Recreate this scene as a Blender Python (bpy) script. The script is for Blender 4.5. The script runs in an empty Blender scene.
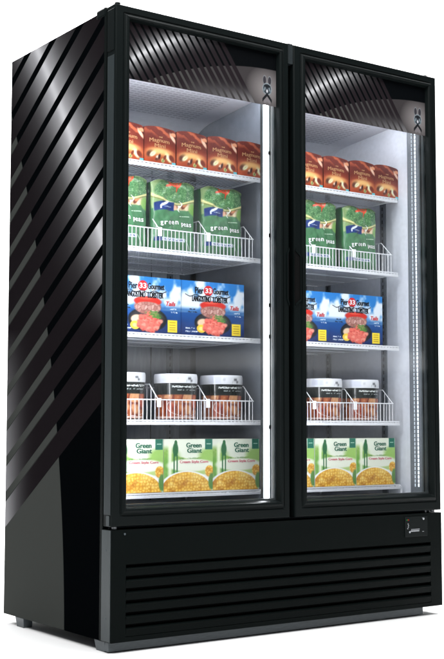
import bpy, math, random
import numpy as np
from mathutils import Vector, Matrix

random.seed(7)
S = bpy.context.scene
C = S.collection

def lin(c):
    c = c / 255.0
    return c / 12.92 if c <= 0.04045 else ((c + 0.055) / 1.055) ** 2.4
def L3(r, g, b): return (lin(r), lin(g), lin(b), 1.0)

# ------------------------------------------------------------------ materials
def principled(name, col, rough=0.5, spec=0.5, metal=0.0, coat=0.0):
    m = bpy.data.materials.new(name); m.use_nodes = True
    b = m.node_tree.nodes['Principled BSDF']
    b.inputs['Base Color'].default_value = col
    b.inputs['Roughness'].default_value = rough
    b.inputs['Specular IOR Level'].default_value = spec
    b.inputs['Metallic'].default_value = metal
    b.inputs['Coat Weight'].default_value = coat
    return m
def vary(m, scale=40, amt=0.15, bump=0.0, rough=0.0, stretch=(1, 1, 1), detail=4):
    """fine procedural variation of colour, roughness and relief"""
    nt = m.node_tree; b = nt.nodes['Principled BSDF']
    tc = nt.nodes.new('ShaderNodeTexCoord'); mp = nt.nodes.new('ShaderNodeMapping')
    mp.inputs['Scale'].default_value = stretch
    nz = nt.nodes.new('ShaderNodeTexNoise'); nz.inputs['Scale'].default_value = scale; nz.inputs['Detail'].default_value = detail
    nt.links.new(tc.outputs['Object'], mp.inputs[0]); nt.links.new(mp.outputs[0], nz.inputs['Vector'])
    c = b.inputs['Base Color'].default_value[:]
    rp = nt.nodes.new('ShaderNodeValToRGB')
    rp.color_ramp.elements[0].position = .3; rp.color_ramp.elements[1].position = .7
    rp.color_ramp.elements[0].color = tuple(v * (1 - amt) for v in c[:3]) + (1,)
    rp.color_ramp.elements[1].color = tuple(min(1, v * (1 + amt)) for v in c[:3]) + (1,)
    nt.links.new(nz.outputs['Fac'], rp.inputs[0]); nt.links.new(rp.outputs[0], b.inputs['Base Color'])
    if rough:
        mr = nt.nodes.new('ShaderNodeMapRange'); r0 = b.inputs['Roughness'].default_value
        mr.inputs['To Min'].default_value = max(0.02, r0 - rough); mr.inputs['To Max'].default_value = min(1, r0 + rough)
        nt.links.new(nz.outputs['Fac'], mr.inputs['Value']); nt.links.new(mr.outputs[0], b.inputs['Roughness'])
    if bump:
        bp = nt.nodes.new('ShaderNodeBump'); bp.inputs['Strength'].default_value = bump; bp.inputs['Distance'].default_value = .001
        nt.links.new(nz.outputs['Fac'], bp.inputs['Height']); nt.links.new(bp.outputs[0], b.inputs['Normal'])
    return m
def emission(name, col, st):
    m = bpy.data.materials.new(name); m.use_nodes = True; nt = m.node_tree; nt.nodes.clear()
    e = nt.nodes.new('ShaderNodeEmission'); e.inputs[0].default_value = col; e.inputs[1].default_value = st
    o = nt.nodes.new('ShaderNodeOutputMaterial'); nt.links.new(e.outputs[0], o.inputs[0]); return m

M = {}
M['black'] = vary(principled('black_powder_coat', (.0026, .0041, .0039, 1), .45, .04), 900, .2, .25, .08)
M['door_black'] = vary(principled('black_door_frame', (.0038, .0058, .0058, 1), .36, .10), 500, .15, .1, .05)
M['trim'] = vary(principled('dark_grey_lit_trim', (.034, .043, .046, 1), .45, .3), 300, .12, .1, .06, (1, 1, .1))
M['trim_dark'] = vary(principled('charcoal_lit_trim', (.021, .028, .030, 1), .45, .25), 300, .12, .1, .06, (1, 1, .1))  # darker copy, for the less brightly lit side of the door
M['kick'] = vary(principled('grey_base_rail', (.068, .080, .087, 1), .4, .3), 200, .15, .15, .08, (.2, 1, 1))
M['gasket'] = principled('brown_black_gasket', (.010, .0065, .0065, 1), .6, .2)
M['dark'] = principled('dark_cavity', (.002, .002, .002, 1), .8, .1)
M['liner'] = vary(principled('light_liner', (.60, .62, .68, 1), .38, .4), 60, .05, .05, .06)
M['back'] = vary(principled('grey_back_wall', (.30, .325, .365, 1), .4, .5), 25, .15, .05, .1, (3, 1, .5))
M['ceil'] = vary(principled('pale_ceiling', (.66, .68, .74, 1), .4, .4), 50, .04)
M['part'] = vary(principled('grey_partition', (.14, .155, .18, 1), .42, .4), 30, .1)
M['rail'] = vary(principled('grey_wall_standard', (.10, .115, .135, 1), .45, .5), 200, .15)
M['slot'] = principled('shaded_slot', (.02, .022, .028, 1), .6, .3)
M['perf'] = principled('perforation_grey', (.46, .48, .54, 1), .6, .3)
M['flange'] = vary(principled('grey_flange', (.062, .078, .088, 1), .45, .4), 80, .15)
M['flange_dark'] = vary(principled('dark_bracket', (.018, .023, .025, 1), .45, .2), 80, .15)
M['mullion'] = vary(principled('charcoal_mullion', (.022, .029, .031, 1), .4, .4), 60, .2)
M['wire'] = principled('white_coated_wire', (.78, .79, .83, 1), .35, .5)
M['clip'] = principled('white_plastic_clip', (.85, .85, .87, 1), .4, .5)
M['led'] = emission('led_light', (.94, .96, 1, 1), 34.0)
M['led_soft'] = emission('led_row_reflection_light', (.88, .94, 1, 1), 2.2)  # glowing row stands for the diodes' reflection in the glass
M['led_dot'] = emission('led_diode_light', (.80, .90, 1, 1), .9)
M['white'] = vary(principled('white_sweep', (.83, .83, .83, 1), .9, .1), 3, .01)
M['screw'] = principled('screw_metal', (.18, .19, .2, 1), .35, .5, .6)
M['red_led'] = emission('red_indicator', (1, .06, .05, 1), .35)
M['green_led'] = emission('green_indicator', (.05, .8, .2, 1), .22)
M['print_grey'] = principled('pale_grey_print', L3(165, 168, 172), .5, .3)
M['white_ink'] = principled('white_ink', (.83, .84, .84, 1), .5, .3)
M['gold_ink'] = principled('pale_gold_ink', L3(214, 164, 118), .4, .4)
M['black_ink'] = principled('black_ink', L3(22, 24, 30), .5, .3)
M['green_ink'] = principled('dark_green_ink', L3(20, 100, 76), .5, .3)
M['red_ink'] = principled('red_ink', L3(205, 40, 48), .5, .3)
M['pink_ink'] = principled('rose_ink', L3(214, 92, 118), .5, .3)
def attr_mat(name, rough=.4, spec=.4, coat=0.0, bump=0.0):
    m = principled(name, (1, 1, 1, 1), rough, spec, 0, coat); nt = m.node_tree
    a = nt.nodes.new('ShaderNodeAttribute'); a.attribute_name = 'art'
    nt.links.new(a.outputs['Color'], nt.nodes['Principled BSDF'].inputs['Base Color'])
    if bump:
        nz = nt.nodes.new('ShaderNodeTexNoise'); nz.inputs['Scale'].default_value = 28; nz.inputs['Detail'].default_value = 3
        tc = nt.nodes.new('ShaderNodeTexCoord'); nt.links.new(tc.outputs['Object'], nz.inputs['Vector'])
        bp = nt.nodes.new('ShaderNodeBump'); bp.inputs['Strength'].default_value = bump; bp.inputs['Distance'].default_value = .01
        nt.links.new(nz.outputs['Fac'], bp.inputs['Height']); nt.links.new(bp.outputs[0], nt.nodes['Principled BSDF'].inputs['Normal'])
    return m
M['card'] = attr_mat('printed_carton', .38, .4)
M['bag'] = attr_mat('printed_plastic_bag', .26, .5, .25, .6)
M['tubart'] = attr_mat('clear_tub_contents', .22, .5, .4)
M['lid'] = attr_mat('white_plastic_lid', .35, .4)
M['emblem'] = attr_mat('emblem_print', .4, .25)

# glass: transparent with a mirror coat that strengthens at grazing angles
g = bpy.data.materials.new('door_glass'); g.use_nodes = True; nt = g.node_tree; nt.nodes.clear()
lw = nt.nodes.new('ShaderNodeLayerWeight'); lw.inputs['Blend'].default_value = .5
pw = nt.nodes.new('ShaderNodeMath'); pw.operation = 'POWER'; pw.inputs[1].default_value = 5
ma = nt.nodes.new('ShaderNodeMath'); ma.operation = 'MULTIPLY_ADD'; ma.inputs[1].default_value = .9; ma.inputs[2].default_value = .022
tr = nt.nodes.new('ShaderNodeBsdfTransparent'); tr.inputs[0].default_value = (.965, .975, .98, 1)
gl = nt.nodes.new('ShaderNodeBsdfGlossy'); gl.inputs['Roughness'].default_value = .07
mx = nt.nodes.new('ShaderNodeMixShader'); ou = nt.nodes.new('ShaderNodeOutputMaterial')
tcg = nt.nodes.new('ShaderNodeTexCoord'); mpg = nt.nodes.new('ShaderNodeMapping'); mpg.inputs['Scale'].default_value = (1.5, 1, 7); mpg.inputs['Rotation'].default_value = (0, .25, 0)
nzg = nt.nodes.new('ShaderNodeTexNoise'); nzg.inputs['Scale'].default_value = 1.6; nzg.inputs['Detail'].default_value = 5
mrg = nt.nodes.new('ShaderNodeMapRange'); mrg.inputs['From Min'].default_value = .42; mrg.inputs['From Max'].default_value = .72; mrg.inputs['To Max'].default_value = .022
dfg = nt.nodes.new('ShaderNodeBsdfDiffuse'); mxg = nt.nodes.new('ShaderNodeMixShader')
nt.links.new(tcg.outputs['Object'], mpg.inputs[0]); nt.links.new(mpg.outputs[0], nzg.inputs['Vector']); nt.links.new(nzg.outputs['Fac'], mrg.inputs['Value'])
nt.links.new(lw.outputs['Facing'], pw.inputs[0]); nt.links.new(pw.outputs[0], ma.inputs[0]); nt.links.new(ma.outputs[0], mx.inputs[0])
nt.links.new(tr.outputs[0], mx.inputs[1]); nt.links.new(gl.outputs[0], mx.inputs[2]); nt.links.new(mrg.outputs[0], mxg.inputs[0]); nt.links.new(mx.outputs[0], mxg.inputs[1]); nt.links.new(dfg.outputs[0], mxg.inputs[2]); nt.links.new(mxg.outputs[0], ou.inputs[0])
M['glass'] = g

# --- tiny expression helper for node graphs (printed graphics of the vinyl wraps)
class E:
    nt = None
    def __init__(s, o): s.o = o
    @staticmethod
    def op(o, *a):
        n = E.nt.nodes.new('ShaderNodeMath'); n.operation = o
        for i, x in enumerate(a):
            if isinstance(x, E): E.nt.links.new(x.o, n.inputs[i])
            else: n.inputs[i].default_value = x
        return E(n.outputs[0])
    def __add__(s, x): return E.op('ADD', s, x)
    __radd__ = __add__
    def __sub__(s, x): return E.op('SUBTRACT', s, x)
    def __rsub__(s, x): return E.op('SUBTRACT', x, s)
    def __mul__(s, x): return E.op('MULTIPLY', s, x)
    __rmul__ = __mul__
    def __truediv__(s, x): return E.op('DIVIDE', s, x)
def step(a, b, x):      # linear ramp 0..1 between a and b
    n = E.nt.nodes.new('ShaderNodeMapRange'); n.clamp = True
    E.nt.links.new(x.o, n.inputs['Value']); n.inputs['From Min'].default_value = a; n.inputs['From Max'].default_value = b
    return E(n.outputs[0])
def gauss(d, w):
    t = d / w
    return E.op('EXPONENT', (t * t) * -1.0)
def mixc(f, a, b):
    n = E.nt.nodes.new('ShaderNodeMix'); n.data_type = 'RGBA'; n.clamp_factor = True
    E.nt.links.new(f.o, n.inputs[0])
    for i, x in ((6, a), (7, b)):
        if isinstance(x, E): E.nt.links.new(x.o, n.inputs[i])
        else: n.inputs[i].default_value = x
    return E(n.outputs[2])
def coords():
    tc = E.nt.nodes.new('ShaderNodeTexCoord'); sp = E.nt.nodes.new('ShaderNodeSeparateXYZ')
    E.nt.links.new(tc.outputs['Object'], sp.inputs[0]); return [E(sp.outputs[i]) for i in range(3)]

m = principled('side_wrap_print', (0, 0, 0, 1), .6, .0); E.nt = m.node_tree
x, y, z = coords()
s = z + y * 0.642
ph = E.op('FRACT', (s - (.889 - .017 + .12 * 10 - 1.2)) / .1205)      # 0..0.28 gap, rest stripe
gap = step(.275, .287, ph); gap = gap * step(1.0, .988, ph)
above = step(.778, .781, s)
stripe = gap * above
zc = z - .033
cur = zc * .02 + (zc * zc) * .1325 + .288
left = step(-.002, .002, y - cur)
bgc = mixc(left, (.0012, .0016, .0020, 1), L3(57, 59, 57))
line = step(.012, .0, E.op('ABSOLUTE', ph - .012)) * left * above
bgc = mixc(line, bgc, (.002, .002, .002, 1))
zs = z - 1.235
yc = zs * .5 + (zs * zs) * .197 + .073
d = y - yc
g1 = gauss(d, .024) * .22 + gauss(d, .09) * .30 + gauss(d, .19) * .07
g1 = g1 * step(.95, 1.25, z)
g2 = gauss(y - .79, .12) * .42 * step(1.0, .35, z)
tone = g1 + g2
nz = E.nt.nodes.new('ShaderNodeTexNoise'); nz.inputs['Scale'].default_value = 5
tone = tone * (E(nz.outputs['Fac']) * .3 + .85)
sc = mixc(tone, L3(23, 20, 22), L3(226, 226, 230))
col = mixc(stripe, bgc, sc)
E.nt.links.new(col.o, E.nt.nodes['Principled BSDF'].inputs['Base Color'])
M['side'] = m

m = principled('header_print', (0, 0, 0, 1), .5, .05); E.nt = m.node_tree
x, y, z = coords()       # object origin at the door's lower left corner, z is world height
s = x + z * .694
s0 = .416 + 1.916 * .694
ph = E.op('FRACT', (s0 - s) / .0295)
st = step(.70, .66, ph) * step(0.0, .04, ph) * step(-.0015, 0, s0 - s)
# arc
q = x - .62
arc = 1.858 - (q * q) * .477
below = step(-.0012, .0012, arc - z)
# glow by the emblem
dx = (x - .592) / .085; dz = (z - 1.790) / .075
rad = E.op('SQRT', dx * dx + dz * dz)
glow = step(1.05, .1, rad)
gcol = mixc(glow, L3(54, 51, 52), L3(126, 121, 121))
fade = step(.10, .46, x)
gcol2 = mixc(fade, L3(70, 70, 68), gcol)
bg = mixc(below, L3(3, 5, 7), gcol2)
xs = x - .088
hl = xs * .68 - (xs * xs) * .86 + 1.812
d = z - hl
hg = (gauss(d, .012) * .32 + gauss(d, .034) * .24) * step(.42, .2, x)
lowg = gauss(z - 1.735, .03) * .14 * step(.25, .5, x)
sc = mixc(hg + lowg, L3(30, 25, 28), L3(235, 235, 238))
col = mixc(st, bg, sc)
E.nt.links.new(col.o, E.nt.nodes['Principled BSDF'].inputs['Base Color'])
M['header'] = m

# ------------------------------------------------------------------ mesh helpers
class MB:
    def __init__(s): s.v = []; s.f = []; s.c = None
    def quad(s, *p):
        n = len(s.v); s.v += [tuple(q) for q in p]; s.f.append(tuple(range(n, n + len(p))))
    def box(s, x0, x1, y0, y1, z0, z1):
        n = len(s.v)
        s.v += [(x0, y0, z0), (x1, y0, z0), (x1, y1, z0), (x0, y1, z0), (x0, y0, z1), (x1, y0, z1), (x1, y1, z1), (x0, y1, z1)]
        s.f += [tuple(n + i for i in f) for f in ((0, 3, 2, 1), (4, 5, 6, 7), (0, 1, 5, 4), (1, 2, 6, 5), (2, 3, 7, 6), (3, 0, 4, 7))]
    def cyl(s, a, b, r, n=6, r2=None):
        a = Vector(a); b = Vector(b); d = (b - a).normalized(); r2 = r if r2 is None else r2
        u = d.orthogonal().normalized(); w = d.cross(u); k = len(s.v)
        for p, rr in ((a, r), (b, r2)):
            for i in range(n):
                t = 2 * math.pi * i / n + math.pi / n
                s.v.append(tuple(p + (u * math.cos(t) + w * math.sin(t)) * rr))
        for i in range(n):
            j = (i + 1) % n; s.f.append((k + i, k + j, k + n + j, k + n + i))
        s.f.append(tuple(k + i for i in reversed(range(n)))); s.f.append(tuple(k + n + i for i in range(n)))
    def tube(s, pts, r, n=6):
        for a, b in zip(pts, pts[1:]): s.cyl(a, b, r, n)
    def prof_x(s, pts, x0, x1):     # closed yz profile extruded along x
        k = len(s.v); n = len(pts)
        s.v += [(x0, p[0], p[1]) for p in pts] + [(x1, p[0], p[1]) for p in pts]
        for i in range(n):
            j = (i + 1) % n; s.f.append((k + i, k + j, k + n + j, k + n + i))
        s.f.append(tuple(k + i for i in reversed(range(n)))); s.f.append(tuple(k + n + i for i in range(n)))
    def prof_z(s, pts, z0, z1):     # closed xy profile extruded along z
        k = len(s.v); n = len(pts)
        s.v += [(p[0], p[1], z0) for p in pts] + [(p[0], p[1], z1) for p in pts]
        for i in range(n):
            j = (i + 1) % n; s.f.append((k + i, k + j, k + n + j, k + n + i))
        s.f.append(tuple(k + i for i in reversed(range(n)))); s.f.append(tuple(k + n + i for i in range(n)))
    def build(s, name, mat, parent=None, loc=(0, 0, 0), bevel=0, smooth=False, fixn=True):
        me = bpy.data.meshes.new(name); me.from_pydata(s.v, [], s.f); me.update()
        if fixn:
            import bmesh
            bm = bmesh.new(); bm.from_mesh(me); bmesh.ops.recalc_face_normals(bm, faces=bm.faces); bm.to_mesh(me); bm.free()
        if s.c is not None:
            a = me.color_attributes.new('art', 'FLOAT_COLOR', 'POINT')
            a.data.foreach_set('color', np.asarray(s.c, dtype=np.float32).ravel())
        me.materials.append(mat)
        o = bpy.data.objects.new(name, me); C.objects.link(o); o.location = loc
        if smooth:
            for p in me.polygons: p.use_smooth = True
        if parent: o.parent = parent
        if bevel:
            b = o.modifiers.new('bevel', 'BEVEL'); b.width = bevel; b.segments = 2; b.limit_method = 'ANGLE'; b.angle_limit = math.radians(40)
        return o
def empty(name, loc, label, cat, group=None):
    o = bpy.data.objects.new(name, None); C.objects.link(o); o.location = loc; o.empty_display_size = .05
    o['label'] = label; o['category'] = cat
    if group: o['group'] = group
    return o
def copy_tree(o, parent=None):
    c = o.copy(); C.objects.link(c)
    if parent: c.parent = parent
    for ch in list(o.children): copy_tree(ch, c)
    return c

_tc = {}
def glyphs(body, bold=0.0, shear=0.0):
    """text outline as 2D verts normalised to 0..1 width and height"""
    k = (body, bold, shear)
    if k in _tc: return _tc[k]
    cu = bpy.data.curves.new('letters', 'FONT'); cu.body = body; cu.offset = bold; cu.shear = shear; cu.resolution_u = 3
    ob = bpy.data.objects.new('letters', cu); C.objects.link(ob)
    bpy.context.view_layer.update()
    me = bpy.data.meshes.new_from_object(ob.evaluated_get(bpy.context.evaluated_depsgraph_get()))
    v = np.array([tuple(p.co) for p in me.vertices]); f = [tuple(p.vertices) for p in me.polygons]
    v = v[:, :2]; mn = v.min(0); mxx = v.max(0); v = (v - mn) / (mxx - mn)
    bpy.data.objects.remove(ob); bpy.data.curves.remove(cu); bpy.data.meshes.remove(me)
    _tc[k] = (v, f); return _tc[k]
def add_text(mb, body, x0, x1, z0, z1, surf, bold=0.0, shear=0.0, arch=0.0, fat=.0005):
    v, f = glyphs(body, min(bold, .015), shear)
    for k, sh in enumerate((-1, 0, 1)):        # the strokes are thickened by two shifted layers
        n = len(mb.v)
        for a, b in v:
            X = x0 + a * (x1 - x0) + sh * fat; Z = z0 + b * (z1 - z0) - arch * (2 * a - 1) ** 2
            mb.v.append((X, surf(X, Z) - .00012 * k, Z))
        mb.f += [tuple(n + i for i in q) for q in f]

# ------------------------------------------------------------------ raster art (numpy)
rng = np.random.RandomState(3)
def col(r, g, b): return np.array([r, g, b], float) / 255
def toLin(a): return np.where(a <= .04045, a / 12.92, ((a + .055) / 1.055) ** 2.4)
def ss(a, b, x):
    t = np.clip((x - a) / (b - a), 0, 1); return t * t * (3 - 2 * t)
def noise(U, V, f, seed=0):
    r = np.random.RandomState(seed); G = r.rand(64, 64)
    x = U * f; y = V * f; xi = np.floor(x).astype(int); yi = np.floor(y).astype(int)
    fx = x - xi; fy = y - yi; fx = fx * fx * (3 - 2 * fx); fy = fy * fy * (3 - 2 * fy)
    g = lambda i, j: G[i % 64, j % 64]
    return (g(xi, yi) * (1 - fx) + g(xi + 1, yi) * fx) * (1 - fy) + (g(xi, yi + 1) * (1 - fx) + g(xi + 1, yi + 1) * fx) * fy
def fbm(U, V, f, seed=0): return .55 * noise(U, V, f, seed) + .3 * noise(U, V, f * 2.1, seed + 1) + .15 * noise(U, V, f * 4.3, seed + 2)
def cells(U, V, fx, fy, seed=0):
    """voronoi: distance to nearest, second-nearest and a random id"""
    r = np.random.RandomState(seed); J = r.rand(64, 64, 3)
    x = U * fx; y = V * fy; xi = np.floor(x).astype(int); yi = np.floor(y).astype(int)
    d1 = np.full(U.shape, 9.); d2 = np.full(U.shape, 9.); idv = np.zeros(U.shape)
    for i in (-1, 0, 1):
        for j in (-1, 0, 1):
            c = J[(xi + i) % 64, (yi + j) % 64]
            d = np.hypot(xi + i + .15 + .7 * c[..., 0] - x, yi + j + .15 + .7 * c[..., 1] - y)
            nn = d < d1
            d2 = np.where(nn, d1, np.minimum(d2, d)); idv = np.where(nn, c[..., 2], idv); d1 = np.where(nn, d, d1)
    return d1, d2, idv
def mixa(img, mask, c):
    mask = np.clip(mask, 0, 1)[..., None]; return img * (1 - mask) + (c if np.ndim(c) > 1 else np.asarray(c)) * mask
def ell(U, V, cx, cy, rx, ry, a=0, soft=.08):
    ca, sa = math.cos(a), math.sin(a); dx = U - cx; dy = V - cy
    d = np.hypot((dx * ca + dy * sa) / rx, (-dx * sa + dy * ca) / ry); return 1 - ss(1 - soft, 1 + soft, d)
def rect(U, V, a, b, c, d, s=.006):
    return ss(a - s, a + s, U) * (1 - ss(b - s, b + s, U)) * ss(c - s, c + s, V) * (1 - ss(d - s, d + s, V))

def art_red(U, V):
    n = fbm(U, V, 4, 5)
    im = np.zeros(U.shape + (3,)) + col(110, 42, 33)
    im = mixa(im, (n - .35) * 1.2, col(134, 56, 42))
    w = np.sin((U * 1.1 + V * 2.2 + .5 * n) * 9)
    im = mixa(im, ss(.3, 1, w) * ss(.66, .9, V + .25 * U - .1) * .8, col(204, 108, 72))
    im = mixa(im, ell(U, V, .80, .93, .30, .07, -.45, .5) * .8, col(90, 28, 22))
    im = mixa(im, ell(U, V, .90, .78, .14, .05, -.9, .4), col(245, 205, 178))
    im = mixa(im, ell(U, V, .93, .88, .10, .05, .3, .4), col(232, 160, 120))
    im = mixa(im, ell(U, V, .5, .02, .62, .46, 0, .55) * .85, col(226, 104, 60))
    im = mixa(im, ell(U, V, .5, .27, .36, .13, 0, .7) * .9, col(255, 196, 120))
    im = mixa(im, ell(U, V, .5, .02, .42, .24, 0, .4) * .8, col(158, 66, 36))
    for cx, cy, rx, ry, a, c in ((.20, .27, .13, .085, .6, (92, 52, 40)), (.285, .265, .115, .058, .65, (250, 240, 206)), (.27, .25, .06, .02, .65, (226, 226, 168)),
                                 (.77, .21, .15, .075, -.95, (236, 232, 180)), (.79, .19, .09, .035, -.95, (250, 248, 226)), (.87, .20, .10, .07, -.9, (120, 50, 34)),
                                 (.43, .17, .06, .05, 1.2, (236, 210, 190)), (.485, .20, .035, .085, -.3, (66, 32, 28)), (.40, .12, .05, .04, .2, (110, 56, 44)),
                                 (.60, .11, .055, .06, -.3, (198, 190, 128)), (.60, .10, .025, .035, -.3, (120, 150, 90)), (.66, .20, .035, .075, -.5, (120, 56, 36))):
        im = mixa(im, ell(U, V, cx, cy, rx, ry, a, .4), col(*c))
    im = mixa(im, ell(U, V, .5, .36, .30, .07, 0, .8) * .8, col(255, 206, 132))
    im = mixa(im, rect(U, V, .88, 1.1, -.1, .09), col(108, 196, 208))
    return im

def art_corn(U, V):
    im = np.zeros(U.shape + (3,)) + col(240, 242, 238)
    hill = .60 + .14 * np.abs(U - .55) ** 1.1 * 2
    im = mixa(im, (1 - ss(hill, hill + .02, V)) * ss(.30, .34, V), col(190, 212, 140))
    im = mixa(im, ss(.03, .01, np.abs(V - hill + .02)) * .6, col(120, 168, 92))
    tx = fbm(U, V, 16, 51)
    im = mixa(im, ell(U, V, .02, .62, .30, .22, .1, .3) * (.55 + .7 * tx), col(136, 178, 84))
    im = mixa(im, rect(U, V, -1, 2, .585, .64, .02) * ss(.45, .65, tx) * .8, col(88, 136, 72))
    im = mixa(im, ell(U, V, .98, .66, .26, .17, -.1, .3), col(160, 200, 110))
    im = mixa(im, ell(U, V, .05, .40, .24, .26, 0, .3) * (.6 + .5 * fbm(U, V, 14, 2)), col(112, 168, 76))
    im = mixa(im, rect(U, V, .09, .16, .26, .92, .03) * .9, col(248, 250, 236))
    im = mixa(im, ell(U, V, .55, .50, .48, .12, 0, .15), col(246, 246, 242))
    # giant's silhouette
    g = ell(U, V, .235, .80, .055, .13, 0, .2) + ell(U, V, .24, .93, .03, .05) + rect(U, V, .195, .22, .30, .70, .008) + rect(U, V, .255, .28, .28, .70, .008)
    im = mixa(im, np.clip(g, 0, 1), col(38, 104, 62))
    im = mixa(im, rect(U, V, .84, .99, .80, 1.1, .01), col(22, 108, 92))
    im = mixa(im, rect(U, V, .87, .96, .90, .915, .004), col(190, 220, 210))
    d1, d2, i = cells(U, V, 17, 16, 4)
    im = im * col(246, 250, 236)
    kern = mixa(np.zeros(U.shape + (3,)) + col(238, 178, 52), i * .9, col(250, 206, 92))
    kern = mixa(kern, ss(.40, .0, d2 - d1) * .55, col(196, 122, 30)); kern = mixa(kern, ss(.5, .0, d1) * .6, col(255, 228, 140)); nk = fbm(U, V, 7, 44); kern = mixa(kern, (.52 - nk) * 2.2, col(176, 104, 22)); kern = mixa(kern, (nk - .55) * 1.6, col(255, 240, 170))
    im = mixa(im, ell(U, V, .46, .02, .56, .37, 0, .03), col(250, 250, 250))
    im = mixa(im, ell(U, V, .46, .0, .51, .37, 0, .02), kern)
    im = mixa(im, ell(U, V, .93, .38, .09, .11, 0, .12), kern)
    im = mixa(im, ell(U, V, .98, .18, .07, .16, 0, .2), col(92, 140, 70))
    return im

def art_lob(U, V):
    n = fbm(U * 1.6, V, 4, 8)
    im = np.zeros(U.shape + (3,)) + col(44, 124, 200)
    im = mixa(im, ss(.40, .68, n + .28 * ss(.95, .6, V) - .35 * np.abs(U - .32) + .05) * ss(.38, .55, V), col(228, 236, 246))
    im = mixa(im, ss(.54, .40, V), col(28, 80, 146)); im = mixa(im, ss(.46, .05, V) * (.5 + .6 * n), col(20, 42, 98))
    im = mixa(im, ss(.035, .0, np.abs(V - .43)) * .5 * n, col(190, 216, 236))
    im = mixa(im, ell(U, V, .50, .24, .29, .215, 0, .06), col(24, 24, 28))
    im = mixa(im, ell(U, V, .50, .26, .255, .16, 0, .1), col(48, 46, 50))
    # tail meat and red shell
    d1, d2, i = cells(U, V, 20, 12, 9)
    meat = mixa(np.zeros(U.shape + (3,)) + col(160, 104, 96), i, col(206, 166, 156)); meat = mixa(meat, ss(.2, 0, d2 - d1) * .7, col(122, 66, 62))
    im = mixa(im, ell(U, V, .50, .47, .20, .14, 0, .08), meat)
    im = mixa(im, ell(U, V, .50, .565, .205, .085, 0, .12) * (1 - ell(U, V, .50, .50, .16, .055, 0, .2)), col(206, 44, 34))
    im = mixa(im, ell(U, V, .47, .615, .10, .022, 0, .5) * .7, col(236, 104, 84))
    im = mixa(im, ell(U, V, .34, .24, .085, .075, .2, .2), col(232, 200, 168))
    im = mixa(im, ell(U, V, .315, .13, .07, .075, .3, .1), col(250, 206, 62)); im = mixa(im, ell(U, V, .315, .13, .035, .035, .3, .4), col(255, 236, 140))
    for k in range(26):
        a = k * 2.4; r = .17 * math.sqrt((k + .5) / 26)
        cx, cy = .53 + r * math.cos(a) * .98, .19 + r * math.sin(a) * .95
        c = (232, 112, 98) if k % 3 else (242, 148, 130)
        im = mixa(im, ell(U, V, cx, cy, .038, .052, k, .35), col(*c)); im = mixa(im, ell(U, V, cx, cy - .03, .03, .016, k, .5) * .7, col(206, 72, 66))
    g = ss(.55, .75, noise(U, V, 42, 3)) * ell(U, V, .60, .335, .13, .07, -.2, .3) * 1.0
    im = mixa(im, np.clip(g + ell(U, V, .62, .33, .09, .045, -.3, .5) * .7, 0, 1), col(78, 134, 58))
    im = mixa(im, rect(U, V, .80, .945, .03, .25), col(250, 222, 60))
    for v0 in (.20, .155, .11, .07): im = mixa(im, rect(U, V, .825, .92, v0, v0 + .014, .004) * .7, col(150, 110, 30))
    for v0, a, b in ((.47, .13, .22), (.42, .11, .25)): im = mixa(im, rect(U, V, a, b, v0, v0 + .022, .004) * ss(.3, .5, noise(U, V, 90, 4)), col(30, 34, 50))
    for v0, a, b in ((.44, .83, .93), (.38, .85, .95), (.12, .07, .21), (.06, .07, .26)): im = mixa(im, rect(U, V, a, b, v0, v0 + .024, .004) * ss(.3, .5, noise(U, V, 90, 6)), col(220, 228, 238))
    im = mixa(im, ell(U, V, .425, .835, .072, .095, 0, .06), col(214, 34, 38))
    xx = np.abs(U - .42); line = .735 + .02 * np.sin(U * 34)
    im = mixa(im, ss(.012, .004, np.abs(V - line)) * (xx < .36), col(24, 26, 34))
    return im

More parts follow.
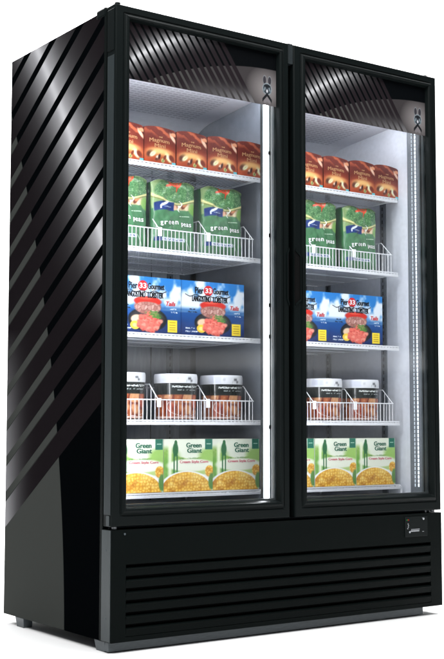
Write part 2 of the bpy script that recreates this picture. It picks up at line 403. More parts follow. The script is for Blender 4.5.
def art_bag(U, V):
    n = fbm(U, V, 10, 12)
    im = np.zeros(U.shape + (3,)) + col(72, 120, 84)
    im = mixa(im, (n - .4) * .8, col(90, 140, 98))
    im = mixa(im, ss(.60, .62, V), col(134, 160, 108))
    d1, d2, i = cells(U, V, 27, 38, 15)
    pea = mixa(np.zeros(U.shape + (3,)) + col(72, 118, 76), i, col(118, 158, 108)); pea = mixa(pea, ss(.22, 0, d2 - d1) * .8, col(40, 84, 46)); pea = mixa(pea, ss(.25, .0, d1) * .4, col(160, 190, 142))
    im = mixa(im, ell(U, V, .55, .86, .50, .17, 0, .06), pea)
    im = mixa(im, ss(.90, 1.0, V) * (1 - ell(U, V, .5, .88, .38, .12, 0, .3)) * .5, col(150, 178, 112))
    for a, cx, cy in ((-.5, .42, .965), (.1, .55, .985), (.6, .62, .955), (-.1, .50, .94), (1.3, .55, .93), (.3, .38, .93)):
        im = mixa(im, ell(U, V, cx, cy, .09, .018, a, .3), col(222, 82, 54))
    rimd = np.hypot((U - .52) / .56, (V - .93) / .25)
    im = mixa(im, ss(.055, .02, np.abs(rimd - 1.02)) * (V < .86), col(222, 214, 152))
    im = mixa(im, ss(.02, .008, np.abs(rimd - 1.09)) * (V < .86), col(128, 118, 62))
    im = mixa(im, rect(U, V, .40, .86, .585, .70, .012) * (rimd > 1.11), col(196, 176, 140))
    for cx, cy, c in ((.52, .65, (146, 88, 62)), (.69, .64, (108, 62, 48)), (.60, .66, (240, 234, 220)), (.78, .62, (228, 210, 176)), (.72, .67, (186, 120, 84)), (.47, .62, (214, 168, 140))):
        im = mixa(im, ell(U, V, cx, cy, .055, .035, .4, .3) * (rimd > 1.11), col(*c))
    im = mixa(im, ss(.016, .006, np.abs(U - (.60 + .05 * np.sin(V * 40)))) * rect(U, V, .5, .7, .56, .72), col(240, 244, 236))
    im = mixa(im, ell(U, V, .93, .62, .12, .08, 0, .3) * .8, col(132, 186, 80))
    im = mixa(im, rect(U, V, .04, .46, .565, .685, .01), col(30, 52, 112))
    im = mixa(im, ell(U, V, .26, .655, .085, .017, .35, .3) + ell(U, V, .20, .64, .035, .02, .2, .3) * .7, col(226, 234, 242))
    im = mixa(im, rect(U, V, .155, .185, .585, .635, .006), col(220, 228, 238)); im = mixa(im, rect(U, V, .22, .40, .605, .618, .004) * ss(.35, .55, noise(U, V, 60, 1)), col(170, 186, 210))
    im = mixa(im, rect(U, V, .58, .84, .492, .502, .003) * ss(.3, .5, noise(U, V, 70, 2)), col(214, 236, 214))
    im = mixa(im, rect(U, V, .19, .72, .135, .185, .006), col(206, 214, 226)); im = mixa(im, rect(U, V, .05, .19, .13, .19, .006), col(40, 62, 118))
    im = mixa(im, rect(U, V, .22, .69, .148, .172, .003) * ss(.4, .6, noise(U, V, 80, 9)), col(70, 86, 130))
    im = mixa(im, ss(.01, .004, np.abs((U - .80) + (V - .1) * .8)) * rect(U, V, .7, .9, .03, .18), col(190, 226, 190))
    im = mixa(im, ss(.985, .99, V) + ss(.015, .01, V), col(170, 196, 150))
    return im

def art_tub(U, V):       # U once around the tub (centre of front = .5), V bottom to top
    F = U * 6
    d1, d2, i = cells(F, V, 2.1, 2.6, 21)
    im = mixa(np.zeros(U.shape + (3,)) + col(160, 88, 54), ss(.5, 1, i), col(206, 152, 110)); im = mixa(im, ss(.25, 0, i), col(150, 60, 44))
    im = mixa(im, ss(.30, 0, d2 - d1) * .85, col(92, 34, 28))
    n = fbm(F, V, 7, 31); im = mixa(im, (n - .5) * 1.6, col(226, 180, 138)); im = mixa(im, (.46 - n) * 2.6, col(112, 50, 32))
    im = mixa(im, ss(.035, .01, np.abs(V - .04)) * .8, col(238, 226, 220))
    im = mixa(im, ss(.02, .008, np.abs(np.hypot((U - .5) / .16, (V - .34) / .26) - 1)) * (V < .45) * .85, col(238, 228, 222))
    im = mixa(im, ss(.66, .675, V), col(22, 28, 26))
    txt = ss(.42, .55, noise(U, V, 60 / .6, 8)) * (np.abs(U - .5) < .12)
    im = mixa(im, txt * rect(U, V, .38, .62, .86, .91, .004), col(222, 226, 226))
    im = mixa(im, txt * rect(U, V, .42, .60, .78, .81, .004) * .8, col(200, 206, 206))
    return im
def art_lid(U, V):
    im = np.zeros(U.shape + (3,)) + col(222, 224, 230)
    im = mixa(im, ss(.02, .01, np.abs(U - .52)) * rect(U, V, .50, .54, .45, .72, .02), col(50, 54, 62))
    im = mixa(im, rect(U, V, .497, .547, .22, .34, .01) * ss(.3, .5, noise(U, V, 99, 2)), col(60, 64, 72))
    im = mixa(im, rect(U, V, .30, .40, .05, .95, .01) * .35, col(176, 182, 212))  # bluish shade on the lid's left part, put into its colour
    im = mixa(im, ell(U, V, .425, .5, .01, .2, 0, .4) * .3, col(120, 126, 140))
    return im
def art_emblem(U, V):
    dx = (U - .5) ; r = np.hypot(dx / .62, (V - .5) / .55)
    im = mixa(np.zeros(U.shape + (3,)) + col(100, 96, 97), ss(1.0, .1, r), col(126, 121, 121))
    for s_ in (-1, 1):
        a = .20 * s_
        w_ = .150 * ss(1.0, .45, V) + .02
        im = mixa(im, ell(U, V, .5 + .19 * s_, .80, .150, .165, -a, .2), col(118, 122, 126))
        im = mixa(im, ell(U, V, .5 + .19 * s_, .80, .118, .135, -a, .2), col(50, 48, 53))
    im = mixa(im, ell(U, V, .5, .50, .36, .205, 0, .10), col(132, 142, 148))
    im = mixa(im, ell(U, V, .5, .50, .30, .175, 0, .12), col(46, 52, 58))
    im = mixa(im, ell(U, V, .5, .60, .24, .05, 0, .3), col(24, 28, 32))
    for s_ in (-1, 1):
        im = mixa(im, ell(U, V, .5 + .17 * s_, .50, .05, .07, .4 * s_, .4), col(112, 122, 128))
        im = mixa(im, ell(U, V, .5 + .26 * s_, .43, .05, .07, .3 * s_, .4), col(96, 108, 114))
    im = mixa(im, ell(U, V, .5, .43, .07, .06, 0, .5), col(190, 190, 196))
    ch = np.abs(V - (.31 - np.abs(dx) * .60)); im = mixa(im, ss(.07, .05, ch) * (np.abs(dx) < .36), col(22, 24, 28))
    im = mixa(im, ss(.10, .02, np.abs(V - (.12 - np.abs(dx) * .3))) * (np.abs(dx) < .24) * .8, col(112, 108, 111))
    return im

def panel_box(art, w, h, d, mat, nx, nz, front=lambda u, v: 0.0, top=lambda u: 0.0, side=(200, 200, 200), narrow=lambda v: 1.0, back_taper=1.0):
    """carton or pouch whose picture-bearing front is a fine grid; x centred, front at y=0, base at z=0"""
    mb = MB(); us = np.linspace(0, 1, nx); vs = np.linspace(0, 1, nz)
    U, V = np.meshgrid(us, vs); img = toLin(np.clip(art(U, V), 0, 1))
    cols = []
    for j in range(nz):
        for i in range(nx):
            u, v = us[i], vs[j]
            mb.v.append(((u - .5) * w * narrow(v), front(u, v), v * (h + top(u)))); cols.append((*img[j, i], 1))
    for j in range(nz - 1):
        for i in range(nx - 1):
            k = j * nx + i; mb.f.append((k, k + 1, k + nx + 1, k + nx))
    ring = [i for i in range(nx)] + [j * nx + nx - 1 for j in range(1, nz)] + [(nz - 1) * nx + i for i in range(nx - 2, -1, -1)] + [j * nx for j in range(nz - 2, 0, -1)]
    base = len(mb.v); sc = tuple(lin(c) for c in side) + (1,)
    dup = []
    for r in ring: dup.append(len(mb.v)); mb.v.append(mb.v[r]); cols.append(sc)
    b0 = len(mb.v)
    for r in ring:
        X, Y, Z = mb.v[r]; mb.v.append((X, d, Z if back_taper == 1 else Z * 1.0)); cols.append(sc)
    n = len(ring)
    for i in range(n):
        j = (i + 1) % n; mb.f.append((base + j, base + i, b0 + i, b0 + j))
    mb.f.append(tuple(b0 + i for i in reversed(range(n))))
    mb.c = cols
    return mb

# ------------------------------------------------------------------ the freezer
W, D, TOP = 1.37, .723, 1.958
FZ = empty('display_freezer', (0, 0, 0), 'tall black upright display freezer with two glass doors and diagonally striped side', 'freezer')

# outer shell
mb = MB()
mb.box(0, .018, .056, D, .032, 1.953)
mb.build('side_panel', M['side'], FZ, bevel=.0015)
mb = MB(); mb.box(W - .018, W, .056, D, .032, 1.953); mb.build('side_panel', M['black'], FZ, bevel=.0015)
mb = MB(); mb.box(.019, W - .019, .060, D - .002, 1.915, 1.951); mb.build('top_panel', M['black'], FZ, bevel=.0015)
mb = MB(); mb.box(.019, W - .019, D - .016, D - .001, .034, 1.914); mb.build('rear_panel', M['black'], FZ)
mb = MB(); mb.box(.019, W - .019, .0565, D - .017, .034, .36); mb.build('compressor_housing', M['dark'], FZ)
# front flange of the cabinet opening (fixed frame the doors close on)
mb = MB()
mb.box(.0185, .040, .0555, .062, .362, 1.912)
mb.build('door_jamb', M['flange'], FZ); mb = MB()
mb.box(W - .031, W - .0005, .0545, .062, .362, 1.912)
mb.build('door_jamb', M['flange'], FZ)
mb = MB(); mb.box(.041, W - .032, .056, .10, .362, .415); mb.build('threshold', M['flange'], FZ)
mb = MB(); mb.box(.041, W - .032, .056, .10, 1.828, 1.912); mb.build('lintel', M['flange'], FZ)
# dark strip between side wrap and door
mb = MB(); mb.box(-.0012, -.0001, .0555, .068, .032, 1.950); mb.box(-.0012, .0180, .0528, .0554, .0325, 1.9495); mb.build('edge_trim', M['black'], FZ)

# inner liner
mb = MB(); mb.box(.0185, .035, .063, .700, .36, 1.90); mb.build('liner_wall', M['liner'], FZ)
mb = MB(); mb.prof_z([(1.335, .116), (1.3515, .0625), (1.3515, .70), (1.335, .70)], .36, 1.90); mb.build('liner_wall', M['liner'], FZ)
mb = MB(); mb.box(.036, 1.334, .101, .690, .365, .398); mb.build('liner_floor', M['back'], FZ)
bk = MB(); bk.box(.036, 1.334, .668, .699, .399, 1.90)
back = bk.build('back_wall', M['back'], FZ)
sm = MB()
for bx in (.036, .690):
    for k in (1, 2, 3, 4): sm.box(bx + k * .129 - .0015, bx + k * .129 + .0015, .6655, .668, .40, 1.62)
sm.build('seam', M['slot'], back)
mb = MB(); mb.box(.679, .691, .104, .667, .399, 1.90); mb.build('partition', M['part'], FZ)
# coved ceiling of each bay with a perforated air grille
def ceilz(y):
    t = max(0, (y - .10) / .565)
    return 1.812 - .05 * t - .10 * max(0, (t - .62) / .38) ** 2.2
for bx0, bx1 in ((.0355, .6785), (.6915, 1.3345)):
    mb = MB(); ys = np.linspace(.101, .667, 30)
    pts = [(yy, ceilz(yy)) for yy in ys] + [(.667, 1.83), (.101, 1.83)]
    mb.prof_x(pts, bx0, bx1); ce = mb.build('ceiling_cover', M['ceil'], FZ)
    pf = MB(); 
    for a in np.arange(bx0 + .06, bx1 - .09, .024):
        for yy in np.arange(.15, .47, .0185):
            zz = ceilz(yy) - .0006; z2 = ceilz(yy + .0075) - .0006
            pf.quad((a, yy, zz), (a + .018, yy, zz), (a + .018, yy + .0075, z2), (a, yy + .0075, z2))
    pf.build('air_grille', M['perf'], ce, fixn=False)
# shelf standards
def standard(x0, x1, y0, y1, face):
    mb = MB(); mb.box(x0, x1, y0, y1, .42, 1.655); o = mb.build('shelf_standard', M['rail'], FZ)
    sl = MB()
    for zz in np.arange(.44, 1.64, .025):
        if face == 'y': sl.box((x0 + x1) / 2 - .003, (x0 + x1) / 2 + .003, y0 - .0008, y0, zz, zz + .014)
        else: sl.box(x0 - .0008, x0, (y0 + y1) / 2 - .003, (y0 + y1) / 2 + .003, zz, zz + .014)
    sl.build('slot', M['slot'], o)
for xx in (.10, .365, .62, .755, 1.02, 1.27): standard(xx, xx + .024, .660, .6655, 'y')
mb = MB(); mb.box(.672, .679, .56, .585, .42, 1.700); mb.build('shelf_standard', M['rail'], FZ)
standard(1.328, 1.3345, .235, .262, 'x'); mb = MB(); mb.box(.672, .679, .56, .585, .42, 1.700); mb.build('shelf_standard', M['rail'], FZ)
standard(1.328, 1.3345, .56, .585, 'x')

# centre mullion and LED bars
mb = MB(); mb.box(.634, .736, .0555, .084, .416, 1.827); mb.box(.655, .715, .084, .103, .416, 1.827)
mul = mb.build('mullion', M['mullion'], FZ, bevel=.001)
for zz in (.66, .96, 1.065, 1.30, 1.58):
    mb = MB(); mb.box(.628, .645, .052, .0553, zz, zz + .012); mb.build('hinge_stop', M['dark'], mul)
def led(x0, x1, y0, y1, hx0, hx1, hy0, hy1):
    mb = MB(); mb.box(hx0, hx1, hy0, hy1, .425, 1.815); o = mb.build('led_bar', M['mullion'], FZ)
    mb = MB(); mb.box(x0, x1, y0, y1, .432, 1.808); mb.build('led_lens', M['led'], o, bevel=.002)
led(.6165, .6310, .0570, .0640, .6125, .6335, .0645, .078)
led(.7375, .7575, .0585, .0765, .7365, .7585, .077, .086)
led(.0405, .0555, .0640, .0840, .0355, .0400, .0640, .0900)
for tx0, tx1 in ((.045, .675), (.695, 1.27)):  # top bars added out of sight behind the headers to brighten the ceiling
    mb = MB(); mb.box(tx0, tx1, .1035, .1085, 1.786, 1.8085); o = mb.build('led_bar', M['mullion'], FZ)
    mb = MB(); mb.box(tx0 + .01, tx1 - .01, .1090, .1300, 1.788, 1.802); mb.build('led_lens', M['led'], o)
# right wall bar: slanted housing, one diode row and its glass reflection built as another
mb = MB(); mb.prof_z([(1.3335, .1165), (1.3300, .110), (1.3455, .0625), (1.3510, .0620)], .425, 1.815)
rb = mb.build('led_bar', M['rail'], FZ)
dv = Vector((1.3455 - 1.3300, .0625 - .110, 0)); nv = Vector((dv.y, -dv.x, 0)).normalized()
if nv.x > 0: nv = -nv
for t, wd in ((.34, .06), (.62, .08)):
    ds = MB()
    for zz in np.arange(.45, 1.80, .0150):
        a = Vector((1.3300, .110, 0)) + dv * (t - wd / 2); b = Vector((1.3300, .110, 0)) + dv * (t + wd / 2)
        a2 = a + nv * .002; b2 = b + nv * .002; hgt = .0115
        n = len(ds.v)
        for p in (a, b, b2, a2): ds.v.append((p.x, p.y, zz))
        for p in (a, b, b2, a2): ds.v.append((p.x, p.y, zz + hgt))
        ds.f += [tuple(n + i for i in f) for f in ((0, 1, 2, 3), (7, 6, 5, 4), (0, 4, 5, 1), (1, 5, 6, 2), (2, 6, 7, 3), (3, 7, 4, 0))]
    ds.build('led_row_and_reflection', M['led_dot' if t < .5 else 'led_soft'], rb)

# doors
DW = .6735; OL, OR, OT, OB = .053, .043, .043, .058
DZ0, DZ1 = .370, TOP
def door_frame(mb, w):
    prof = [(0, .050), (0, .0045), (.05, 0.0), (.50, 0.0), (.55, .0030), (.60, .0030), (.64, -.001), (.70, -.0045), (.80, -.0055), (.88, -.0040), (.93, .001), (1.0, .0125), (1.0, .044), (.75, .050)]
    rings = []
    for t, yy in prof:
        x0, x1, z0, z1 = OL * t, w - OR * t, DZ0 + OB * t, DZ1 - OT * t
        rings.append(len(mb.v)); mb.v += [(x0, yy, z0), (x1, yy, z0), (x1, yy, z1), (x0, yy, z1)]
    n = len(rings)
    for a in range(n):
        p, q2 = rings[a], rings[(a + 1) % n]
        for i in range(4):
            j = (i + 1) % 4; mb.f.append((p + i, p + j, q2 + j, q2 + i))
def ring(x0, x1, z0, z1, t, y0, y1):
    mb = MB()
    for i, yy in ((0, y0), (t, y0), (t, y1), (0, y1)): mb.v += [(x0 + i, yy, z0 + i), (x1 - i, yy, z0 + i), (x1 - i, yy, z1 - i), (x0 + i, yy, z1 - i)]
    for a in range(4):
        p, q2 = a * 4, (a + 1) % 4 * 4
        for i in range(4):
            j = (i + 1) % 4; mb.f.append((p + i, p + j, q2 + j, q2 + i))
    return mb
def make_door(x0, handle_side):
    mb = MB(); door_frame(mb, DW)
    dr = mb.build('door', M['door_black'], FZ, (x0, 0, 0), bevel=.0012)
    mb = MB(); mb.box(OL + .0002, DW - OR - .0002, .0150, .0190, DZ0 + OB + .0002, DZ1 - OT - .0002); mb.build('glass_pane', M['glass'], dr)
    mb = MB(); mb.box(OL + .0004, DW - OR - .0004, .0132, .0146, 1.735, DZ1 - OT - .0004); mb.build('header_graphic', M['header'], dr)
    # emblem
    us = np.linspace(0, 1, 84); vs = np.linspace(0, 1, 140); U, V = np.meshgrid(us, vs); img = toLin(np.clip(art_emblem(U, V), 0, 1))
    e = MB(); e.c = []
    for j in range(140):
        for i in range(84): e.v.append((.592 - .0275 + us[i] * .055, .0128, 1.741 + vs[j] * .098)); e.c.append((*img[j, i], 1))
    for j in range(139):
        for i in range(83):
            # keep the emblem's own outline: ears, head and chevron
            k = j * 84 + i; u, v = us[i], vs[j]; dx = u - .5
            keep = any(np.hypot((u - .5 - .19 * s_) / .155, (v - .80) / .172) < 1 for s_ in (-1, 1)) or np.hypot(dx / .37, (v - .5) / .212) < 1 or (abs(dx) < .36 and abs(v - (.31 - abs(dx) * .60)) < .068) or (abs(dx) < .26 and abs(v - (.13 - abs(dx) * .3)) < .1)
            if keep: e.f.append((k, k + 1, k + 85, k + 84))
    e.build('emblem', M['emblem'], dr, fixn=False)
    mb = ring(.012, DW - .012, DZ0 + .004, DZ1 - .043, .008, .0502, .0545)
    mb.build('gasket', M['gasket'], dr)
    return dr
dl = make_door(0, 1); drr = make_door(W - DW, -1)
# inner spacer of the double glazing, seen behind the pane
for dd in (dl, drr):
    mb = ring(OL + .0003, DW - OR - .0003, DZ0 + OB + .0003, DZ1 - OT - .0003, .006, .0195, .030)
    mb.build('spacer', M['mullion'], dd)
# left door's hinge caps, and an added strip whose grey stands for side light
mb = MB(); mb.box(-.0015, -.0002, .007, .046, .405, 1.80); mb.build('lit_side_strip', M['trim_dark'], dl)
mb = MB(); mb.box(-.0032, -.0002, .006, .047, 1.815, 1.945); mb.build('hinge_cap', M['door_black'], dl, bevel=.002)
mb = MB(); mb.box(-.0030, -.0002, .012, .030, .372, .402); mb.build('hinge_cap', M['trim'], dl, bevel=.001)
# finger grips: rims on the doors' meeting edges, pocket shade put in as dark plates
def grip(parent, cx, sgn):
    z0, z1 = 1.066, 1.262
    mb = MB()
    wd = .026 if sgn > 0 else .010
    a, b = (cx, cx + sgn * wd)
    n = len(mb.v)
    outer = [(a, z0), (b, z0 + .022), (b, z1 - .022), (a, z1)]
    pr = 5; yy = -.0025
    lip = .0045
    inner = [(a, z0 + .009), (b - sgn * lip, z0 + .026), (b - sgn * lip, z1 - .026), (a, z1 - .009)]
    for (X, Z) in outer: mb.v.append((X, yy + .0035, Z))
    for (X, Z) in outer: mb.v.append((X * .995 + a * .005, yy - .0015, Z))
    for (X, Z) in inner: mb.v.append((X, yy - .0015, Z))
    for (X, Z) in inner: mb.v.append((X, yy + .0035, Z))
    for r in range(3):
        for i in range(3):
            mb.f.append((n + r * 4 + i, n + r * 4 + i + 1, n + r * 4 + 5 + i, n + r * 4 + 4 + i))
    mb.build('handle', M['door_black'], parent)
    mb = MB(); k = [(X, Z) for X, Z in inner]
    mb.v = [(X, -.0006, Z) for X, Z in k] + [(X, .0035, Z) for X, Z in k]
    mb.f = [(0, 1, 2, 3), (0, 4, 5, 1), (1, 5, 6, 2), (2, 6, 7, 3), (3, 7, 4, 0)]
    mb.build('grip_shade_plate', M['dark'], parent)
grip(drr, .0015, 1); grip(dl, DW - .0015, -1)
# centre closing post between the doors with its light cap
mb = MB(); mb.box(DW + .002, W - DW - .002, .030, .0545, .372, 1.905); mb.build('centre_seal', M['gasket'], FZ)
mb = MB(); mb.box(DW + .001, W - DW - .001, .004, .054, 1.890, 1.957); mb.box(DW + .001, W - DW - .001, .004, .054, 1.9571, 1.960); mb.build('hinge_bracket', M['flange_dark'], FZ, bevel=.001)
mb = MB(); mb.box(-.003, .022, .060, .118, 1.935, 1.964); mb.build('hinge_bracket', M['door_black'], FZ, bevel=.006)
for px, py, z0, z1, rr in ((.012, .012, 1.9582, 1.964, .009), (1.335, .022, 1.9582, 1.9645, .009), (.745, .022, 1.9582, 1.962, .007), (.02, .020, .362, .3695, .008), (1.345, .020, .362, .3695, .008), (1.31, .02, .3615, .3695, .005)):
    mb = MB(); mb.cyl((px, py, z0), (px, py, z1), rr, 16); mb.build('hinge_pin', M['door_black' if z0 > 1 else 'screw'], FZ)

# base panel with louvres
gx0, gx1 = .050, 1.315
lz = [(.246 - i * .0372) for i in range(6)]
mb = MB()
z_hi, z_lo = .258, .046
mb.box(0, W, 0, .055, z_hi, .361); mb.box(0, W, 0, .055, .032, z_lo); mb.box(0, gx0, 0, .055, z_lo, z_hi); mb.box(gx1, W, 0, .055, z_lo, z_hi)
bp = mb.build('base_panel', M['black'], FZ)
n_l = 6; pit = (z_hi - z_lo) / n_l
for i in range(n_l):
    zt = z_hi - i * pit
    # each louvre leans out towards its lower lip, then a dark slot
    lv = MB(); lv.prof_x([(.010, zt - .0085), (-.0010, zt - .0125), (-.0022, zt - .0145), (-.0008, zt - .0165), (.0012, zt - pit + .0012), (.006, zt - pit), (.022, zt - pit), (.022, zt - .0085)], gx0 + .0005, gx1 - .0005); lv.build('louvre', M['black'], bp)

mb = MB(); mb.box(gx0 + .001, gx1 - .001, .0235, .054, z_lo, z_hi); mb.build('grille_cavity', M['dark'], bp)
mb = MB(); mb.box(-.0018, -.0002, .004, .0555, .034, .3595); mb.build('lit_side_strip', M['trim'], bp)  # added strip, its lighter grey puts the side's light into the colour
for a, b, rr in (((.045, -.0012, .348), (.045, .002, .348), .0045), ((-.0028, .03, .30), (-.001, .03, .30), .003), ((-.0028, .03, .10), (-.001, .03, .10), .003)):
    mb = MB(); mb.cyl(a, b, rr * .7, 12); mb.build('screw', M['flange'], bp)
# thermostat plate
cp = MB(); cp.box(1.188, 1.298, -.0022, -.0002, .281, .352); cpo = cp.build('control_panel', M['door_black'], bp, bevel=.002)
sy = -.0028
for a, b, c, d_ in ((1.216, 1.262, .299, .3035), (1.218, 1.260, .306, .308)):
    mb = MB()
    for k in range(int((b - a) / .0042)): mb.box(a + k * .0042, a + k * .0042 + .0030, sy, -.0021, c, d_)
    mb.build('lettering', M['print_grey'], cpo)
for a, b, c, d_ in ((1.272, 1.280, .297, .2985), (1.201, 1.205, .325, .328), (1.203, 1.207, .320, .323), (1.202, 1.206, .3145, .3175), (1.199, 1.203, .309, .312), (1.272, 1.2745, .344, .346)):
    mb = MB(); mb.box(a, b, sy, -.0021, c, d_); mb.build('marking', M['print_grey'], cpo)
for a, c, rr in ((1.211, .298, .0038), (1.279, .342, .0042)):
    mb = MB(); mb.cyl((a, sy, c), (a, -.0021, c), rr, 12); mb.build('marking', M['print_grey'], cpo)
mb = MB(); mb.box(1.2015, 1.2075, sy, -.0021, .3385, .3425); mb.build('indicator', M['red_led'], cpo)
mb = MB(); mb.box(1.1945, 1.2008, sy, -.0021, .3385, .3425); mb.build('indicator', M['green_led'], cpo)
# kick rail and feet
mb = MB(); mb.box(.004, 1.293, .020, .060, .004, .0318); mb.build('base_rail', M['kick'], FZ, bevel=.0015)
for fx in (.0, 1.27):
    for fy in (.040, .575):
        mb = MB()
        a = fx + .002 if fx == 0 else fx
        mb.prof_z([(a, fy), (a + .035, fy), (a + .035, fy + .062), (a, fy + .062)], .0, .0318)
        mb.v = [(p[0] + (.004 if p[2] < .01 and p[0] < a + .01 else 0), p[1] + (.006 if p[2] < .01 and p[1] < fy + .01 else (-.006 if p[2] < .01 else 0)), p[2]) for p in mb.v]
        mb.build('foot', M['kick'], FZ, bevel=.001)

# ------------------------------------------------------------------ wire shelves
SHY = .15; SW = .607
def make_shelf(name_label, guard, legs, label):
    r = empty('wire_shelf', (0, 0, 0), label, 'wire shelf')
    gb = MB(); n = int(SW / .0145)
    xs = [.004 + (SW - .008) * i / (n - 1) for i in range(n)]
    for xx in xs: gb.cyl((xx, .004, -.0035), (xx, .47, -.0035), .0013, 5)
    for yy in (.03, .165, .30, .465): gb.cyl((.002, yy, -.0078), (SW - .002, yy, -.0078), .0028, 6)
    gb.tube([(0.001, .004, -.0075), (0.001, .47, -.0075)], .003); gb.tube([(SW - .001, .004, -.0075), (SW - .001, .47, -.0075)], .003)
    gb.build('shelf_grid', M['wire'], r)
    fb = MB(); fb.box(0, SW, -.002, .0015, -.0042, 0); fb.box(0, SW, -.003, .0025, -.0165, -.0072)
    for xx in xs: fb.box(xx - .0035, xx + .0035, -.001, .001, -.0074, -.0040)
    fb.build('front_rail', M['wire'], r, bevel=.0006)
    if guard:
        gu = MB()
        gu.cyl((.0, 0, .064), (SW - .030, 0, .064), .0021, 6)
        for xx in xs:
            if xx < SW - .03: gu.cyl((xx, 0, -.001), (xx, 0, .064), .0012, 5)
        gu.build('front_guard', M['wire'], r)
        for dx in (.004, .197, .388, .576):
            dv = MB()
            dv.tube([(dx, 0.002, .064), (dx, .055, .115), (dx, .44, .115), (dx, .44, 0)], .0018)
            for yy in (.02, .045, .07, .10, .14, .19, .25, .32, .38): dv.cyl((dx, yy, 0), (dx, yy, min(.115, .064 + .93 * yy)), .0012, 5)
            d_ = dv.build('divider', M['wire'], r)
            if dx > .1 and dx < .5:
                cl = MB(); cl.box(dx - .0075, dx + .0075, -.0055, -.0015, .040, .069); cl.build('clip', M['clip'], d_, bevel=.001)
    if legs:
        for xx in (.003, SW - .003):
            lg = MB(); dd = 1 if xx > .3 else -1
            lg.tube([(xx, -.001, -.004), (xx + .006 * dd, -.001, -.010), (xx + .009 * dd, -.001, -.018), (xx + .009 * dd, -.001, -.057)], .0042, 8)
            lg.build('leg', M['wire'], r); lg = MB()
            lg.tube([(xx, .46, -.004), (xx + .009 * dd, .46, -.018), (xx + .009 * dd, .46, -.057)], .0042, 8)
            lg.build('leg', M['wire'], r)
    return r
levels = [(1.521, 0, 0), (1.241, 1, 0), (.966, 0, 0), (.689, 1, 0), (.457, 0, 1)]
what = ['top white wire shelf carrying the reddish-brown cartons', 'second white wire shelf from the top, holding green bags',
        'middle white wire shelf carrying the blue seafood boxes', 'fourth white wire shelf from the top, holding tubs', 'lowest white wire shelf carrying the white and yellow corn boxes']
protos = {}
for i, (zz, gd, lg) in enumerate(levels):
    for bay, bx in (('left', .060), ('right', .705)):
        key = (gd, lg)
        if key not in protos: protos[key] = make_shelf('', gd, lg, ''); o = protos[key]
        else: o = copy_tree(protos[key])
        o.location = (bx, SHY, zz)
        o['label'] = what[i] + ' behind the %s door' % bay; o['category'] = 'wire shelf'; o['group'] = 'wire shelves inside the freezer'

# ------------------------------------------------------------------ products
ordn = ['leftmost', 'second from left', 'third from left', 'fourth from left', 'rightmost']
def put(proto, spots, labels, group, y, z, jit=1.1):
    for i, xx in enumerate(spots):
        o = proto if i == 0 else copy_tree(proto)
        o.location = (xx, y + random.uniform(-.0025, .0025), z); o.rotation_euler = (0, 0, math.radians(random.uniform(-jit, jit)))
        o['label'] = labels[i]; o['group'] = group

# reddish-brown cartons
cw, chh = .1215, .117
r = empty('ice_cream_carton', (0, 0, 0), '', 'carton')
topf = lambda u: .007 * math.sin(math.pi * min(1, max(0, u)) ** .8) - .004 * max(0, (u - .9) / .1) ** 2
panel_box(art_red, cw, chh, .085, M['card'], 110, 108, top=topf, side=(96, 38, 30)).build('carton_body', M['card'], r, fixn=False)
t = MB(); sf = lambda X, Z: -.0006
add_text(t, 'THE', -.004, .010, .0875, .0915, sf, .01, fat=.0002)
add_text(t, 'Magnum', -.040, .036, .0690, .0855, sf, .0, arch=.003, fat=.00022)
add_text(t, 'Mini', -.020, .021, .0545, .0670, sf, .0, fat=.00022)
t.build('lettering', M['gold_ink'], r, fixn=False)
lsp = [.1415, .2670, .3925, .5165, .6400]; l0 = .0615
left_x = [.142, .267, .393, .516, .614]
left_x = [.1425, .2675, .3930, .5165, .6115]
right_x = [.8975, 1.0250, 1.1510, 1.2735]
left_x = [.142, .267, .3925, .5160, .6160]
# five on the left (the last one set back, tucked behind its neighbour's line), four on the right
left_x[4] = .6395
put(r, left_x + right_x,
    ['reddish-brown ice cream carton, %s of five on the left top shelf' % ordn[i] for i in range(5)] +
    ['reddish-brown ice cream carton, %s of four on the right top shelf' % (ordn[i] if i < 3 else 'rightmost') for i in range(4)],
    'reddish-brown ice cream cartons', .165, 1.5215)

# green vegetable bags
bw, bh = .168, .236
r = empty('vegetable_bag', (0, 0, 0), '', 'frozen food bag')
def bagf(u, v):
    e = (max(0, 1 - (2 * u - 1) ** 4)) ** .7 * (max(0, 1 - (2 * v - 1) ** 6)) ** .6
    return -.021 * e + .0016 * math.sin(u * 23 + v * 9) * e + .0018 * math.sin(v * 31 - u * 7 + 2 * math.sin(u * 9)) * e + 0.0004 * math.sin(u * 51 + 3 * math.sin(v * 13)) * e
nar = lambda v: 1 - .035 * math.sin(math.pi * v) + .006 * math.sin(v * 19)
topb = lambda u: .004 * math.sin(u * 9) - .012 * abs(2 * u - 1) ** 3
panel_box(art_bag, bw, bh, .045, M['bag'], 120, 168, front=bagf, top=topb, side=(66, 128, 76), narrow=nar).build('bag_body', M['bag'], r, smooth=True, fixn=False)
t = MB(); sfb = lambda X, Z: bagf(X / (bw * nar(Z / bh)) + .5, min(1, max(0, Z / bh))) - .0022
for i_, ch_ in enumerate('green'): add_text(t, ch_, -.056 + i_ * .0138, -.0462 + i_ * .0138, .084 + .0012 * i_ - (.004 if ch_ == 'g' else 0), .0955 + .0012 * i_, sfb, .01, fat=.0004)
for i_, ch_ in enumerate('peas'): add_text(t, ch_, .020 + i_ * .0108, .0285 + i_ * .0108, .084 - (.004 if ch_ == 'p' else 0), .0955, sfb, .01, fat=.0004)
t.build('lettering', M['white_ink'], r, fixn=False)
